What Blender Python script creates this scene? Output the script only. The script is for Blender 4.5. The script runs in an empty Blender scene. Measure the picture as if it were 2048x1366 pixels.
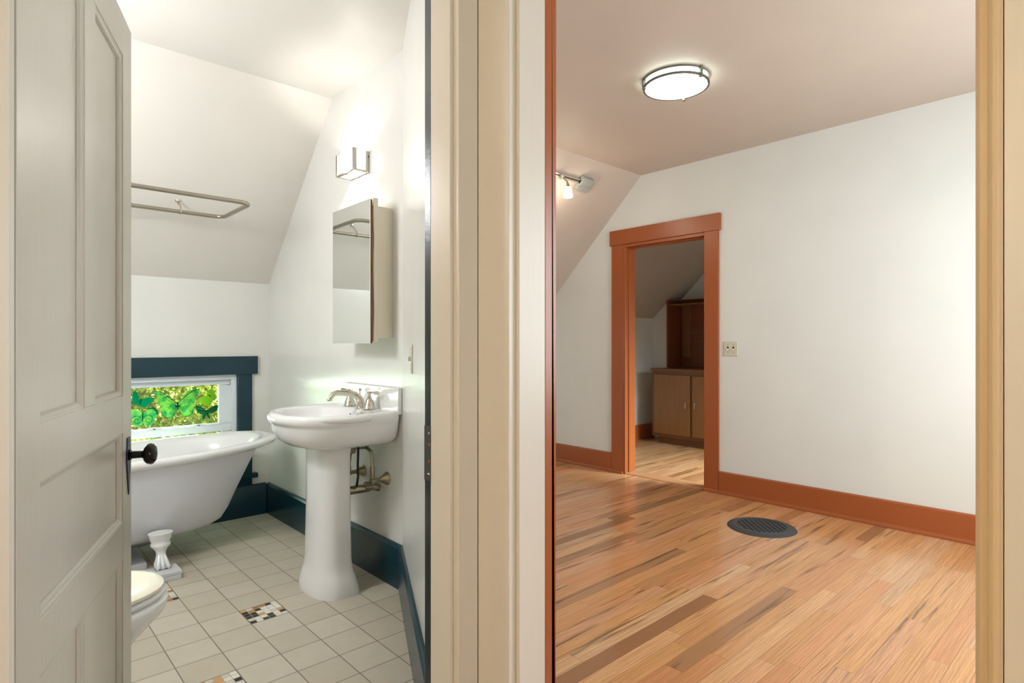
import bpy, bmesh, math, random
from mathutils import Vector, Matrix
random.seed(7)
S = bpy.context.scene
C = S.collection
PI = math.pi
R = math.radians

# ------------------------------------------------------------------ camera
cam_d = bpy.data.cameras.new('camera')
cam = bpy.data.objects.new('camera', cam_d); C.objects.link(cam)
cam.location = (0, 0, 1.2)
cam.rotation_euler = (PI/2, 0, -R(42.497))
cam_d.sensor_width = 36; cam_d.lens = 1170/2048*36
cam_d.shift_y = 3/2048
cam_d.clip_start = 0.02
S.camera = cam

# ------------------------------------------------------------------ view + world + lights
S.view_settings.view_transform = 'Standard'
S.view_settings.look = 'None'
S.view_settings.gamma = 1
S.view_settings.use_curve_mapping = False
S.view_settings.exposure = 0.13
w = bpy.data.worlds.new('sky'); S.world = w; w.use_nodes = True
bg = w.node_tree.nodes['Background']
bg.inputs[0].default_value = (0.80, 0.90, 1.0, 1); bg.inputs[1].default_value = 1.3

def light(name, kind, loc, energy, color=(1, 1, 1), size=.1, size_y=None, aim=None, spread=None):
    d = bpy.data.lights.new(name, kind); o = bpy.data.objects.new(name, d); C.objects.link(o)
    o.location = loc; d.energy = energy; d.color = color
    if kind == 'AREA':
        d.size = size
        if size_y: d.shape = 'RECTANGLE'; d.size_y = size_y
        if spread: d.spread = spread
    elif kind == 'SUN': d.angle = size
    else: d.shadow_soft_size = size
    if aim is not None:
        o.rotation_euler = (Vector(aim)-Vector(loc)).to_track_quat('-Z', 'Y').to_euler()
    return o
light('sun', 'SUN', (0, 0, 8), 15.0, (1, .95, .84), .01, aim=(-3, .9, 4))
# daylight through the window of each room (openings are in the walls behind the frame)
light('bedroom_window_daylight', 'AREA', (2.95, -.72, 1.5), 67, (.85, .95, 1), 1.7, 1.2, aim=(3.0, 2, 1.2))
light('far_room_window_daylight', 'AREA', (5.45, .86, 1.45), 31, (.80, .98, 1), .9, 1.0, aim=(5.0, 2.7, 0), spread=R(72))
light('hall_window_daylight', 'AREA', (.35, -1.62, 1.5), 13, (.82, .94, 1), .9, 1.2, aim=(.35, 1, 1.3))
light('bathroom_window_daylight', 'AREA', (.65, 4.42, .66), 16, (.72, 1, .76), .95, .5, aim=(.65, 2, 1.0))
light('hall_wall_lamp_bulb', 'POINT', (-2.2, .72, 2.0), 64, (1, .865, .64), .09)
light('bathroom_fill_light', 'POINT', (-.22, 2.65, 2.0), 45, (.96, .975, 1), .18)  # added unseen fill that brightens the bathroom, not a known lamp

# ------------------------------------------------------------------ materials
def srgb(h):
    h = h.lstrip('#'); v = [int(h[i:i+2], 16)/255 for i in (0, 2, 4)]
    return tuple([(x/12.92 if x <= .04045 else ((x+.055)/1.055)**2.4) for x in v])+(1,)
class N:
    def __init__(s, name):
        s.m = bpy.data.materials.new(name); s.m.use_nodes = True
        s.t = s.m.node_tree; s.b = s.t.nodes['Principled BSDF']
    def node(s, typ, **kw):
        n = s.t.nodes.new(typ)
        for k, v in kw.items(): setattr(n, k, v)
        return n
    def link(s, a, b): s.t.links.new(a, b)
    def put(s, sock, v):
        if isinstance(v, bpy.types.NodeSocket): s.link(v, sock)
        else: sock.default_value = v
    def math(s, op, a, b=0.0, c=None):
        n = s.node('ShaderNodeMath', operation=op); s.put(n.inputs[0], a); s.put(n.inputs[1], b)
        if c is not None: s.put(n.inputs[2], c)
        return n.outputs[0]
    def mix(s, f, a, b, mode='MIX'):
        n = s.node('ShaderNodeMix', data_type='RGBA', blend_type=mode)
        s.put(n.inputs[0], f); s.put(n.inputs[6], a); s.put(n.inputs[7], b); return n.outputs[2]
    def comb(s, x, y, z):
        n = s.node('ShaderNodeCombineXYZ')
        for i, v in enumerate((x, y, z)): s.put(n.inputs[i], v)
        return n.outputs[0]
    def ramp(s, f, stops, interp='LINEAR'):
        n = s.node('ShaderNodeValToRGB'); n.color_ramp.interpolation = interp
        e = n.color_ramp.elements
        while len(e) < len(stops): e.new(.5)
        for el, (p, c) in zip(e, stops): el.position = p; el.color = c
        s.put(n.inputs[0], f); return n.outputs[0]
    def noise(s, vec, scale, detail=3, rough=.5, out=0):
        n = s.node('ShaderNodeTexNoise'); s.put(n.inputs['Vector'], vec); n.inputs['Scale'].default_value = scale
        n.inputs['Detail'].default_value = detail; n.inputs['Roughness'].default_value = rough; return n.outputs[out]
    def white(s, vec):
        n = s.node('ShaderNodeTexWhiteNoise', noise_dimensions='3D'); s.put(n.inputs['Vector'], vec); return n.outputs
    def pos(s):
        g = s.node('ShaderNodeNewGeometry'); x = s.node('ShaderNodeSeparateXYZ'); s.link(g.outputs['Position'], x.inputs[0])
        return g.outputs['Position'], x.outputs[0], x.outputs[1], x.outputs[2]
    def objc(s):
        return s.node('ShaderNodeTexCoord').outputs['Object']
    def bump(s, h, strength=.1, dist=.002):
        n = s.node('ShaderNodeBump'); n.inputs['Strength'].default_value = strength; n.inputs['Distance'].default_value = dist
        s.put(n.inputs['Height'], h); s.link(n.outputs[0], s.b.inputs['Normal'])

def paint(name, col, rough=.5, spec=.5, bump=.12, scale=60, coat=0, stretch=None, vary=.04):
    n = N(name); P, x, y, z = n.pos()
    v = P if stretch is None else n.comb(n.math('MULTIPLY', x, stretch[0]), n.math('MULTIPLY', y, stretch[1]), n.math('MULTIPLY', z, stretch[2]))
    f = n.noise(v, scale, 4, .6); f2 = n.noise(P, 3.0, 2)
    c = srgb(col); d = tuple(k*(1-vary*2) for k in c[:3])+(1,)
    n.put(n.b.inputs['Base Color'], n.mix(f2, c, d))
    n.b.inputs['Roughness'].default_value = rough; n.b.inputs['Specular IOR Level'].default_value = spec
    n.b.inputs['Coat Weight'].default_value = coat; n.b.inputs['Coat Roughness'].default_value = .15
    n.bump(f, bump, .003)
    return n.m
def plain(name, col, rough=.4, metal=0, spec=.5, coat=0, bump=0, scale=80):
    n = N(name); n.b.inputs['Base Color'].default_value = srgb(col); n.b.inputs['Roughness'].default_value = rough
    n.b.inputs['Metallic'].default_value = metal; n.b.inputs['Specular IOR Level'].default_value = spec
    n.b.inputs['Coat Weight'].default_value = coat; n.b.inputs['Coat Roughness'].default_value = .06
    if bump: n.bump(n.noise(n.objc(), scale, 4), bump, .002)
    return n.m
def emit(name, col, strength):
    n = N(name); n.b.inputs['Base Color'].default_value = srgb('#f4f4f0')
    n.b.inputs['Emission Color'].default_value = srgb(col); n.b.inputs['Emission Strength'].default_value = strength
    return n.m

m_hall = paint('off_white_woodwork_paint', '#dad4c9', .38, .5, .10, 9, stretch=(12, 12, 1))
m_hallwall = paint('hall_wall_paint', '#d8d3c6', .6, .3, .3, 90)
m_door = paint('door_paint', '#c0bab0', .25, .5, .12, 8, stretch=(10, 10, 1.2))
m_bathwall = paint('bathroom_cream_gloss_paint', '#e4e3de', .20, .5, .08, 14)
m_bathceil = paint('bathroom_ceiling_paint', '#e3ded7', .34, .4, .05, 20)
m_bedwall = paint('bedroom_white_paint', '#e4e5e0', .6, .3, .15, 50)
m_bedceil = paint('bedroom_beige_ceiling_paint', '#c9baac', .6, .4, .06, 30)
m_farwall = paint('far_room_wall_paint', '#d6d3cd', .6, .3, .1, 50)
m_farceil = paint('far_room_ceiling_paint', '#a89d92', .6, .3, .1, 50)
m_orange = paint('burnt_orange_gloss_paint', '#a2562a', .33, .5, .12, 10, stretch=(10, 10, 1), vary=.03)
m_navy = paint('dark_teal_gloss_paint', '#04303e', .25, .5, .10, 12, vary=.05)
m_vinyl = plain('white_vinyl', '#dfe4ea', .35)
m_porc = plain('white_porcelain', '#ebebeb', .10, coat=.6)
m_tubout = plain('painted_cast_iron', '#dedee4', .42, bump=.08, scale=200)
m_lid = plain('ivory_seat_plastic', '#eeead8', .22)
m_nickel = plain('polished_nickel', '#c9c2b4', .14, 1)
m_steel = plain('worn_galvanised_steel', '#a39c8f', .32, 1, bump=.1, scale=60)
m_chrome = plain('brushed_chrome', '#b5b0a8', .25, 1)
m_ring = plain('matt_nickel_ring', '#6e6a60', .5, .3)
m_dirtymetal = plain('tarnished_chrome', '#a79f88', .25, 1, bump=.2, scale=90)
m_black = plain('black_enamel', '#0c0b07', .07, spec=.35)
m_iron = plain('black_cast_iron', '#3f4246', .45, .2, bump=.3, scale=120)
m_ductshade = plain('duct_shade_black', '#050505', .9)
m_plate = plain('almond_plate_plastic', '#d2cfbb', .35)
m_slot = plain('dark_slot', '#3a3526', .6)
m_mirror = plain('silvered_mirror', '#eef1ee', .01, 1)
m_gasket = plain('brown_backing_board', '#5c4630', .7)
m_brownedge = plain('rust_brown_strip', '#a8683f', .6)
m_box = paint('cream_cabinet_paint', '#e9e0cd', .45, .4, .06, 20, vary=.03)
m_granite = plain('weathered_block', '#c9c9cc', .8, bump=.6, scale=60)
m_grey = plain('grey_track_plastic', '#9a9d95', .45)
m_track = plain('satin_aluminium_track', '#c4bfb4', .35, .6)
m_cord = plain('black_cord', '#101010', .6)
m_brass = plain('worn_brass', '#c08a4a', .3, 1)
m_plateiron = plain('dark_blue_iron_plate', '#24283c', .35, .5, bump=.5, scale=90)
m_bulb = emit('ceiling_diffuser_glow', '#e6fcf4', 10)
m_spotglass = emit('frosted_glass_glow', '#fff1dc', 22)
m_shade = emit('sconce_glass_glow', '#fff8f0', 5)

def wood_floor():
    n = N('oak_strip_floor'); P, x, y, z = n.pos()
    W = .072
    row = n.math('FLOOR', n.math('DIVIDE', y, W))
    r1 = n.white(n.comb(row, 3.1, 0))[0]
    L = n.math('ADD', .6, n.math('MULTIPLY', n.white(n.comb(row, 9.7, 0))[0], 1.0))
    xs = n.math('DIVIDE', n.math('ADD', x, n.math('MULTIPLY', r1, 7.0)), L)
    pid = n.math('FLOOR', xs)
    rnd = n.white(n.comb(row, pid, 5.0)); rv = rnd[0]
    base = n.ramp(rv, [(0, srgb('#a8744a')), (.14, srgb('#d29a62')), (.32, srgb('#dea76c')), (.46, srgb('#d48f5e')), (.60, srgb('#e6b580')),
                       (.74, srgb('#d99a72')), (.84, srgb('#e4bd90')), (.92, srgb('#a27a55')), (1, srgb('#7a563a'))])
    # fine grain stretched along the boards, shifted per board
    off = n.math('MULTIPLY', rv, 40.0)
    g = n.comb(n.math('MULTIPLY', x, 1.6), n.math('ADD', n.math('MULTIPLY', y, 80.0), off), off)
    g1 = n.noise(g, 2.2, 6, .65)
    wv = n.node('ShaderNodeTexWave', wave_type='BANDS', bands_direction='Y')
    n.put(wv.inputs['Vector'], n.comb(n.math('MULTIPLY', x, .35), n.math('ADD', y, off), 0))
    wv.inputs['Scale'].default_value = 26; wv.inputs['Distortion'].default_value = 5; wv.inputs['Detail'].default_value = 1.5
    wv.inputs['Detail Scale'].default_value = 1.4
    c = n.mix(n.math('MULTIPLY', wv.outputs[1], .26), base, srgb('#a05f33'))
    c = n.mix(n.ramp(g1, [(.36, (.6, .6, .6, 1)), (.60, (0, 0, 0, 1))]), c, srgb('#8f5f38'))
    # broad pink and honey drift
    c = n.mix(n.math('MULTIPLY', n.noise(n.comb(n.math('MULTIPLY', x, .8), n.math('ADD', y, off), 0), 2.0, 2), .35), c, srgb('#e0a67c'))
    # dark mineral streaks in some boards
    st = n.noise(n.comb(n.math('MULTIPLY', x, .9), n.math('ADD', n.math('MULTIPLY', y, 18.0), off), 2.0), 1.5, 3, .6)
    stm = n.math('MULTIPLY', n.ramp(st, [(.54, (0, 0, 0, 1)), (.64, (1, 1, 1, 1))]), n.math('GREATER_THAN', n.white(n.comb(row, pid, 8.0))[0], .58))
    c = n.mix(n.math('MULTIPLY', stm, .7), c, srgb('#5b4028'))
    fy = n.math('FRACT', n.math('DIVIDE', y, W)); fx = n.math('FRACT', xs)
    e = n.math('MINIMUM', n.math('MULTIPLY', n.math('MINIMUM', fy, n.math('SUBTRACT', 1.0, fy)), W),
               n.math('MULTIPLY', n.math('MINIMUM', fx, n.math('SUBTRACT', 1.0, fx)), L))
    gap = n.math('LESS_THAN', e, .0009)
    c = n.mix(n.math('MULTIPLY', gap, .55), c, srgb('#5a3a22'))
    n.put(n.b.inputs['Base Color'], c)
    n.put(n.b.inputs['Roughness'], n.math('ADD', .13, n.math('MULTIPLY', g1, .12)))
    n.b.inputs['Specular IOR Level'].default_value = .5
    n.bump(n.math('SUBTRACT', n.math('MULTIPLY', g1, .2), gap), .16, .001)
    return n.m
def tile_floor():
    n = N('stone_tile_floor'); P, x, y, z = n.pos()
    T = .1625; x0, y0 = .704, .150
    ux = n.math('DIVIDE', n.math('SUBTRACT', x, x0), T); uy = n.math('DIVIDE', n.math('SUBTRACT', y, 2.592), T)
    ix, iy = n.math('FLOOR', ux), n.math('FLOOR', uy)
    fx, fy = n.math('FRACT', ux), n.math('FRACT', uy)
    def edge(a, b, s):
        m = n.math('MINIMUM', n.math('MINIMUM', a, n.math('SUBTRACT', 1.0, a)), n.math('MINIMUM', b, n.math('SUBTRACT', 1.0, b)))
        return n.math('MULTIPLY', m, s)
    grout = n.math('LESS_THAN', edge(fx, fy, T), .0021)
    rv = n.white(n.comb(ix, iy, 1.0))[0]
    c = n.mix(rv, srgb('#bfb6a4'), srgb('#cdc6b6'))
    c = n.mix(n.math('MULTIPLY', n.noise(P, 14, 5, .65), .55), c, srgb('#a89d88'))
    # small mosaic squares replacing three of the tiles
    def cell(a, b):
        return n.math('MULTIPLY', n.math('COMPARE', ix, a, .1), n.math('COMPARE', iy, b, .1))
    mos = n.math('MAXIMUM', n.math('MAXIMUM', cell(1.0, 0.0), cell(-1.0, 3.0)), cell(-1.0, -3.0))
    mx, my = n.math('MULTIPLY', fx, 6.0), n.math('MULTIPLY', fy, 6.0)
    jx, jy = n.math('FLOOR', mx), n.math('FLOOR', my)
    mg = n.math('LESS_THAN', edge(n.math('FRACT', mx), n.math('FRACT', my), T/6), .0012)
    mr = n.white(n.comb(n.math('ADD', jx, n.math('MULTIPLY', ix, 7.0)), n.math('ADD', jy, n.math('MULTIPLY', iy, 9.0)), 4.2))[0]
    mc = n.ramp(mr, [(0, srgb('#e2ddd0')), (.36, srgb('#cfc8b8')), (.55, srgb('#c79a66')), (.68, srgb('#a87848')), (.78, srgb('#2c231a'))], 'CONSTANT')
    mc = n.mix(mg, mc, srgb('#a9a391'))
    c = n.mix(mos, c, mc)
    c = n.mix(grout, c, srgb('#776e5e'))
    n.put(n.b.inputs['Base Color'], c)
    n.put(n.b.inputs['Roughness'], n.math('SUBTRACT', .48, n.math('MULTIPLY', mos, .25)))
    n.bump(n.math('SUBTRACT', n.math('MULTIPLY', n.noise(P, 26, 5, .6), .5), grout), .3, .002)
    return n.m
def cabinet_wood(name, c1, c2, axis='z'):
    n = N(name); P, x, y, z = n.pos()
    v = n.comb(n.math('MULTIPLY', x, 14.0), n.math('MULTIPLY', y, 14.0 if axis == 'z' else 1.0), n.math('MULTIPLY', z, 1.0 if axis == 'z' else 14.0))
    f = n.noise(v, 3.0, 5, .6)
    n.put(n.b.inputs['Base Color'], n.mix(f, srgb(c1), srgb(c2))); n.b.inputs['Roughness'].default_value = .4
    n.bump(f, .08, .001); return n.m
m_floor, m_tile = wood_floor(), tile_floor()
m_oakdoor = cabinet_wood('brown_birch_panel', '#8f5f2e', '#744a22')
m_oak = cabinet_wood('brown_cabinet_frame', '#7f5128', '#633b1a')
m_cherry = cabinet_wood('red_brown_boards', '#7c3b19', '#5c270c', 'y')
m_thr = cabinet_wood('threshold_oak', '#c8946a', '#b27a50', 'y')

def glass_mat():
    n = N('clear_glass'); t = n.t
    tr = n.node('ShaderNodeBsdfTransparent'); gl = n.node('ShaderNodeBsdfGlossy'); gl.inputs['Roughness'].default_value = .02
    fr = n.node('ShaderNodeFresnel'); mx = n.node('ShaderNodeMixShader')
    n.link(fr.outputs[0], mx.inputs[0]); n.link(tr.outputs[0], mx.inputs[1]); n.link(gl.outputs[0], mx.inputs[2])
    n.link(mx.outputs[0], t.nodes['Material Output'].inputs[0]); return n.m
def film(name, col, a, col2=None):
    n = N(name)
    tr = n.node('ShaderNodeBsdfTransparent'); tr.inputs[0].default_value = tuple(.45+.55*k for k in srgb(col)[:3])+(1,)
    df = n.node('ShaderNodeBsdfTranslucent'); df.inputs[0].default_value = srgb(col)
    d2 = n.node('ShaderNodeBsdfDiffuse'); d2.inputs[0].default_value = srgb(col)
    if col2:
        c = n.mix(n.ramp(n.noise(n.objc(), 22, 3), [(.42, (0, 0, 0, 1)), (.58, (1, 1, 1, 1))]), srgb(col), srgb(col2))
        n.link(c, df.inputs[0]); n.link(c, d2.inputs[0])
    ad = n.node('ShaderNodeMixShader'); ad.inputs[0].default_value = .35; n.link(df.outputs[0], ad.inputs[1]); n.link(d2.outputs[0], ad.inputs[2])
    mx = n.node('ShaderNodeMixShader'); mx.inputs[0].default_value = a
    n.link(tr.outputs[0], mx.inputs[1]); n.link(ad.outputs[0], mx.inputs[2])
    n.link(mx.outputs[0], n.t.nodes['Material Output'].inputs[0]); return n.m
m_glass = glass_mat()
m_leaf = None
def leaf_mat():
    n = N('yellow_green_leaves'); P, x, y, z = n.pos()
    f = n.noise(P, 9, 4, .7); g = n.node('ShaderNodeObjectInfo')
    w_ = n.white(n.comb(n.math('FLOOR', n.math('MULTIPLY', x, 30)), n.math('FLOOR', n.math('MULTIPLY', y, 30)), n.math('FLOOR', n.math('MULTIPLY', z, 30))))[0]
    c = n.ramp(w_, [(0, srgb('#8fb030')), (.3, srgb('#c4d654')), (.7, srgb('#e4ea80')), (1, srgb('#f4f0b4'))])
    n.put(n.b.inputs['Base Color'], n.mix(n.math('MULTIPLY', f, .4), c, srgb('#9ab83a'))); n.b.inputs['Roughness'].default_value = .6
    n.b.inputs['Transmission Weight'].default_value = 0
    return n.m
m_leaf = leaf_mat()

# ------------------------------------------------------------------ mesh helpers
class M:
    def __init__(s): s.bm = bmesh.new()
    def box(s, x0, x1, y0, y1, z0, z1):
        v = [s.bm.verts.new((x, y, z)) for z in (z0, z1) for x, y in ((x0, y0), (x1, y0), (x1, y1), (x0, y1))]
        for f in ((3, 2, 1, 0), (4, 5, 6, 7), (0, 1, 5, 4), (1, 2, 6, 5), (2, 3, 7, 6), (3, 0, 4, 7)): s.bm.faces.new([v[i] for i in f])
        return s
    def prism(s, poly, a, b, axis='z'):
        f = {'z': lambda p, t: (p[0], p[1], t), 'x': lambda p, t: (t, p[0], p[1]), 'y': lambda p, t: (p[0], t, p[1])}[axis]
        A = [s.bm.verts.new(f(p, a)) for p in poly]; B = [s.bm.verts.new(f(p, b)) for p in poly]
        s.bm.faces.new(A[::-1]); s.bm.faces.new(B)
        for i in range(len(A)):
            j = (i+1) % len(A); s.bm.faces.new((A[i], A[j], B[j], B[i]))
        return s
    def loft(s, rings, cap0=True, cap1=True):
        L = [[s.bm.verts.new(p) for p in r] for r in rings]
        for a, b in zip(L, L[1:]):
            k = len(a)
            for i in range(k):
                j = (i+1) % k; s.bm.faces.new((a[i], a[j], b[j], b[i]))
        if cap0: s.bm.faces.new(L[0][::-1])
        if cap1: s.bm.faces.new(L[-1])
        return s
    def lathe(s, prof, c=(0, 0, 0), axis=(0, 0, 1), n=32, sx=1, sy=1, cap=True):
        ax = Vector(axis).normalized(); q = Vector((0, 0, 1)).rotation_difference(ax)
        rings = []
        for r, z in prof:
            r = max(r, 1e-4)
            rings.append([Vector(c)+q @ Vector((r*sx*math.cos(2*PI*i/n), r*sy*math.sin(2*PI*i/n), z)) for i in range(n)])
        return s.loft(rings, cap, cap)
    def tube(s, pts, r, n=12, closed=False, cap=True):
        P = [Vector(p) for p in pts]; k = len(P); rs = r if isinstance(r, (list, tuple)) else [r]*k
        up = Vector((0, 0, 1)); rings = []; prev = None
        for i, p in enumerate(P):
            a = P[(i-1) % k] if (closed or i > 0) else p; b = P[(i+1) % k] if (closed or i < k-1) else p
            t = (b-a).normalized()
            if prev is None:
                u = t.cross(up if abs(t.z) < .9 else Vector((1, 0, 0))).normalized()
            else:
                u = (prev - t*prev.dot(t)).normalized()
            prev = u; v = t.cross(u)
            rings.append([p+u*rs[i]*math.cos(2*PI*j/n)+v*rs[i]*math.sin(2*PI*j/n) for j in range(n)])
        if closed: rings.append(rings[0]); return s.loft(rings[:-1]+[rings[0]], False, False)
        return s.loft(rings, cap, cap)
    def sphere(s, c, r, n=16, sc=(1, 1, 1)):
        prof = [(r*math.sin(PI*i/n), -r*math.cos(PI*i/n)) for i in range(n+1)]
        rings = [[(c[0]+a*sc[0]*math.cos(2*PI*j/(2*n)), c[1]+a*sc[1]*math.sin(2*PI*j/(2*n)), c[2]+z*sc[2]) for j in range(2*n)] for a, z in [(max(p, 1e-4), q) for p, q in prof]]
        return s.loft(rings)
    def xf(s, mat): s.bm.transform(mat); return s

def obj(name, mb, mat, parent=None, smooth=False, bevel=0, seg=2, local=False, angle=35, sub=0):
    bm = mb.bm; bmesh.ops.remove_doubles(bm, verts=bm.verts, dist=1e-6); bmesh.ops.recalc_face_normals(bm, faces=bm.faces)
    if parent is not None and not local:
        bm.transform(Matrix.Translation(-base_of(parent)))
    me = bpy.data.meshes.new(name); bm.to_mesh(me); bm.free()
    o = bpy.data.objects.new(name, me); C.objects.link(o)
    for m in (mat if isinstance(mat, list) else [mat]): me.materials.append(m)
    if parent is not None: o.parent = parent
    if bevel:
        b = o.modifiers.new('bevel', 'BEVEL'); b.width = bevel; b.segments = seg; b.limit_method = 'ANGLE'; b.angle_limit = R(40); b.harden_normals = False
    if sub:
        q = o.modifiers.new('sub', 'SUBSURF'); q.levels = sub; q.render_levels = sub
    if smooth or bevel:
        for p in me.polygons: p.use_smooth = True
        try: me.set_sharp_from_angle(angle=R(angle))
        except Exception: pass
    return o
def base_of(p):
    v = Vector((0, 0, 0))
    while p is not None: v = v+p.location; p = p.parent
    return v
def tag(o, label, cat, group=None, kind=None):
    o['label'] = label; o['category'] = cat
    if group: o['group'] = group
    if kind: o['kind'] = kind
    return o
def struct(name, mb, mat, label=None, **kw):
    o = obj(name, mb, mat, **kw); o['kind'] = 'structure'
    if label: o['label'] = label
    return o
def thing(name, label, cat, loc=(0, 0, 0), rot=(0, 0, 0), group=None):
    o = bpy.data.objects.new(name, None); o.empty_display_size = .05; C.objects.link(o)
    o.location = loc; o.rotation_euler = rot
    return tag(o, label, cat, group)
def sup(cx, cy, ax, ay, z, n=2.0, k=48, axr=None, nr=None, zf=None):
    """superellipse ring; axr / nr: other half-length / power on the +X side"""
    out = []
    for i in range(k):
        t = 2*PI*i/k; c, s_ = math.cos(t), math.sin(t)
        p = n; a = ax
        if c > 0:
            if axr is not None: a = axr
            if nr is not None: p = nr
        x = cx+a*math.copysign(abs(c)**(2/p), c); y = cy+ay*math.copysign(abs(s_)**(2/p), s_)
        out.append((x, y, z if zf is None else z+zf(x)))
    return out

# ------------------------------------------------------------------ floors
struct('floor_hall', M().box(-2.5, .88, -1.7, 1.08, -.05, 0), m_floor, 'wooden hall floor')
struct('floor_bathroom', M().prism([(-.4, 1.08), (.83, 1.08), (.87, 1.19), (1.54, 2.47), (1.54, 4.33), (-.4, 4.33)], -.05, 0), m_tile, 'beige stone tile bathroom floor with small mosaic inserts')
struct('floor_bedroom', M().prism([(.88, -.7), (4.40, -.7), (4.40, 4.40), (1.65, 4.40), (1.65, 2.36), (1.0, 1.15), (.88, 1.15)], -.05, 0), m_floor, 'glossy oak strip floor of the bedroom')
struct('floor_far_room', M().box(4.40, 6.75, .9, 4.40, -.05, 0), m_floor, 'oak strip floor of the room beyond the orange doorway')
struct('trim_threshold', M().prism([(4.39, 0), (4.55, 0), (4.55, .006), (4.53, .012), (4.41, .012), (4.39, .006)], 2.45, 3.25, 'y').xf(Matrix.Identity(4)), m_thr, 'worn wooden threshold in the orange doorway')

# ------------------------------------------------------------------ hall shell
struct('wall_hall_left', M().box(-2.5, .02, 1.089, 1.19, 0, 2.63).box(.02, .824, 1.089, 1.19, 2.08, 2.63), m_hallwall)
struct('wall_hall_right', M().box(.893, 1.0, -1.7, .12, 0, 2.6).box(.893, 1.0, .12, .97, 2.08, 2.6), m_hallwall, 'off white wall at the right edge')
struct('wall_hall_side', M().box(-2.6, -2.5, -1.7, 1.19, 0, 2.6), m_hallwall)
struct('wall_hall_back', M().box(-2.6, -.1, -1.7, -1.6, 0, 2.6).box(.8, 1.0, -1.7, -1.6, 0, 2.6).box(-.1, .8, -1.7, -1.6, 0, .9).box(-.1, .8, -1.7, -1.6, 2.1, 2.6), m_hallwall)
struct('ceiling_hall', M().box(-2.6, .95, -1.7, 1.1, 2.5, 2.6), m_hallwall)
struct('wall_partition', M().prism([(.824, 1.089), (.893, 1.089), (.893, .97), (1.0, .97), (1.0, 1.15), (1.65, 2.36), (1.65, 4.33), (1.535, 4.33), (1.535, 2.465), (.865, 1.19), (.824, 1.19)], 0, 2.75),
       m_bathwall, 'cream gloss wall behind the sink with an angled return')

# bathroom doorway woodwork
H = 2.5
struct('trim_1', M().box(.813, .870, 1.068, 1.089, 0, 2.49), m_hall, 'off white door casing in the hall corner', bevel=.002)
struct('trim_2', M().box(.8045, .824, 1.0895, 1.1675, 0, 2.05), m_hall, 'off white bathroom door jamb', bevel=.0015)
struct('trim_3', M().box(.8055, .824, 1.168, 1.194, 0, 2.05), plain('near_black_navy_paint', '#18262e', .25, bump=.2), 'dark teal edge of the bathroom door jamb', bevel=.0015)
struct('trim_4', M().box(.8705, .893, .961, 1.069, 0, 2.49), m_hall, 'off white casing of the bedroom doorway', bevel=.002)
struct('trim_5', M().box(.8932, .976, .951, .97, 0, 2.05), m_hall, 'off white bedroom door jamb', bevel=.0015)
struct('trim_6', M().box(.9762, 1.013, .951, .97, 0, 2.05).box(.997, 1.013, .951, 1.0, 0, 2.05), m_orange, 'burnt orange edge of the bedroom door jamb', bevel=.0015)
struct('trim_7', M().box(-.07, .034, 1.068, 1.089, 0, 2.49), m_hall, 'off white casing at the left edge', bevel=.002)
struct('trim_8', M().box(.021, .040, 1.0892, 1.145, 0, 2.05), m_hall)
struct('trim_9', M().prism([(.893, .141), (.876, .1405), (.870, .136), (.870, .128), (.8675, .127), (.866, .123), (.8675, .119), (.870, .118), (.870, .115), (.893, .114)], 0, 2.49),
       paint('warm_lit_trim_paint', '#ccb48e', .4, .4, .1, 9, stretch=(12, 12, 1)), 'moulded trim strip at the right edge with warm light painted in', bevel=.0008)  # tan colour stands in for warm light on this trim
struct('trim_10', M().box(.874, .893, .03, .1138, 0, 2.49), m_hall, 'off white flat casing at the right edge')
struct('trim_11', M().box(.021, .824, 1.0892, 1.145, 2.05, 2.08).box(.034, .813, 1.068, 1.089, 2.06, 2.16).box(.8932, 1.0, .141, .951, 2.05, 2.08).box(.87, .893, .141, .961, 2.06, 2.16), m_hall)

sp = M().box(.8030, .8050, 1.1665, 1.192, .868, 1.000)
strike = struct('trim_12', sp, m_iron, 'black iron strike plate on the bathroom door jamb')
for z in (.885, .983):
    obj('screw', M().sphere((.8030, 1.1715, z), .0032, 6), m_nickel, strike)
for z in (.915, .955):
    obj('latch_lip', M().box(.8018, .8034, 1.168, 1.1725, z-.002, z+.004), m_brass, strike)

# ------------------------------------------------------------------ bathroom shell
zc = 2.63
struct('ceiling_bathroom', M().box(-.5, 1.60, 1.1, 3.236, zc, zc+.08), m_bathceil, 'cream bathroom ceiling')
struct('ceiling_bathroom_slope', M().prism([(3.236, 2.63), (4.33, 1.515), (4.33, 1.60), (3.236, 2.71)], -.5, 1.60, 'x'), m_bathceil, 'sloping cream ceiling over the bathtub')
bw = M()
bw.box(-.5, -.02, 4.23, 4.36, 0, 1.64).box(1.335, 1.56, 4.23, 4.36, 0, 1.64).box(-.02, 1.335, 4.23, 4.36, 0, .30).box(-.02, 1.335, 4.23, 4.36, 1.0, 1.64)
struct('wall_bathroom_back', bw, m_bathwall, 'low cream wall under the slope with the small window')
struct('wall_bathroom_left', M().box(-.5, -.40, 1.19, 4.3, 0, 2.75), m_bathwall)
B = lambda x0, x1, y0, y1: M().box(x0, x1, y0, y1, 0, .20)
struct('baseboard_bathroom_back', M().prism([(4.23, 0), (4.21, 0), (4.21, .205), (4.217, .215), (4.23, .217)], -.4, 1.51, 'x'), m_navy, 'dark teal baseboard under the window', bevel=.002)
struct('baseboard_bathroom_right', M().prism([(1.535, 0), (1.512, 0), (1.512, .198), (1.522, .212), (1.535, .214)], 2.455, 4.23, 'y'), m_navy, 'dark teal baseboard behind the pedestal sink', bevel=.002)
dx_, dy_ = (.67, 1.275); ln = math.hypot(dx_, dy_); nx, ny = -dy_/ln, dx_/ln
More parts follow.
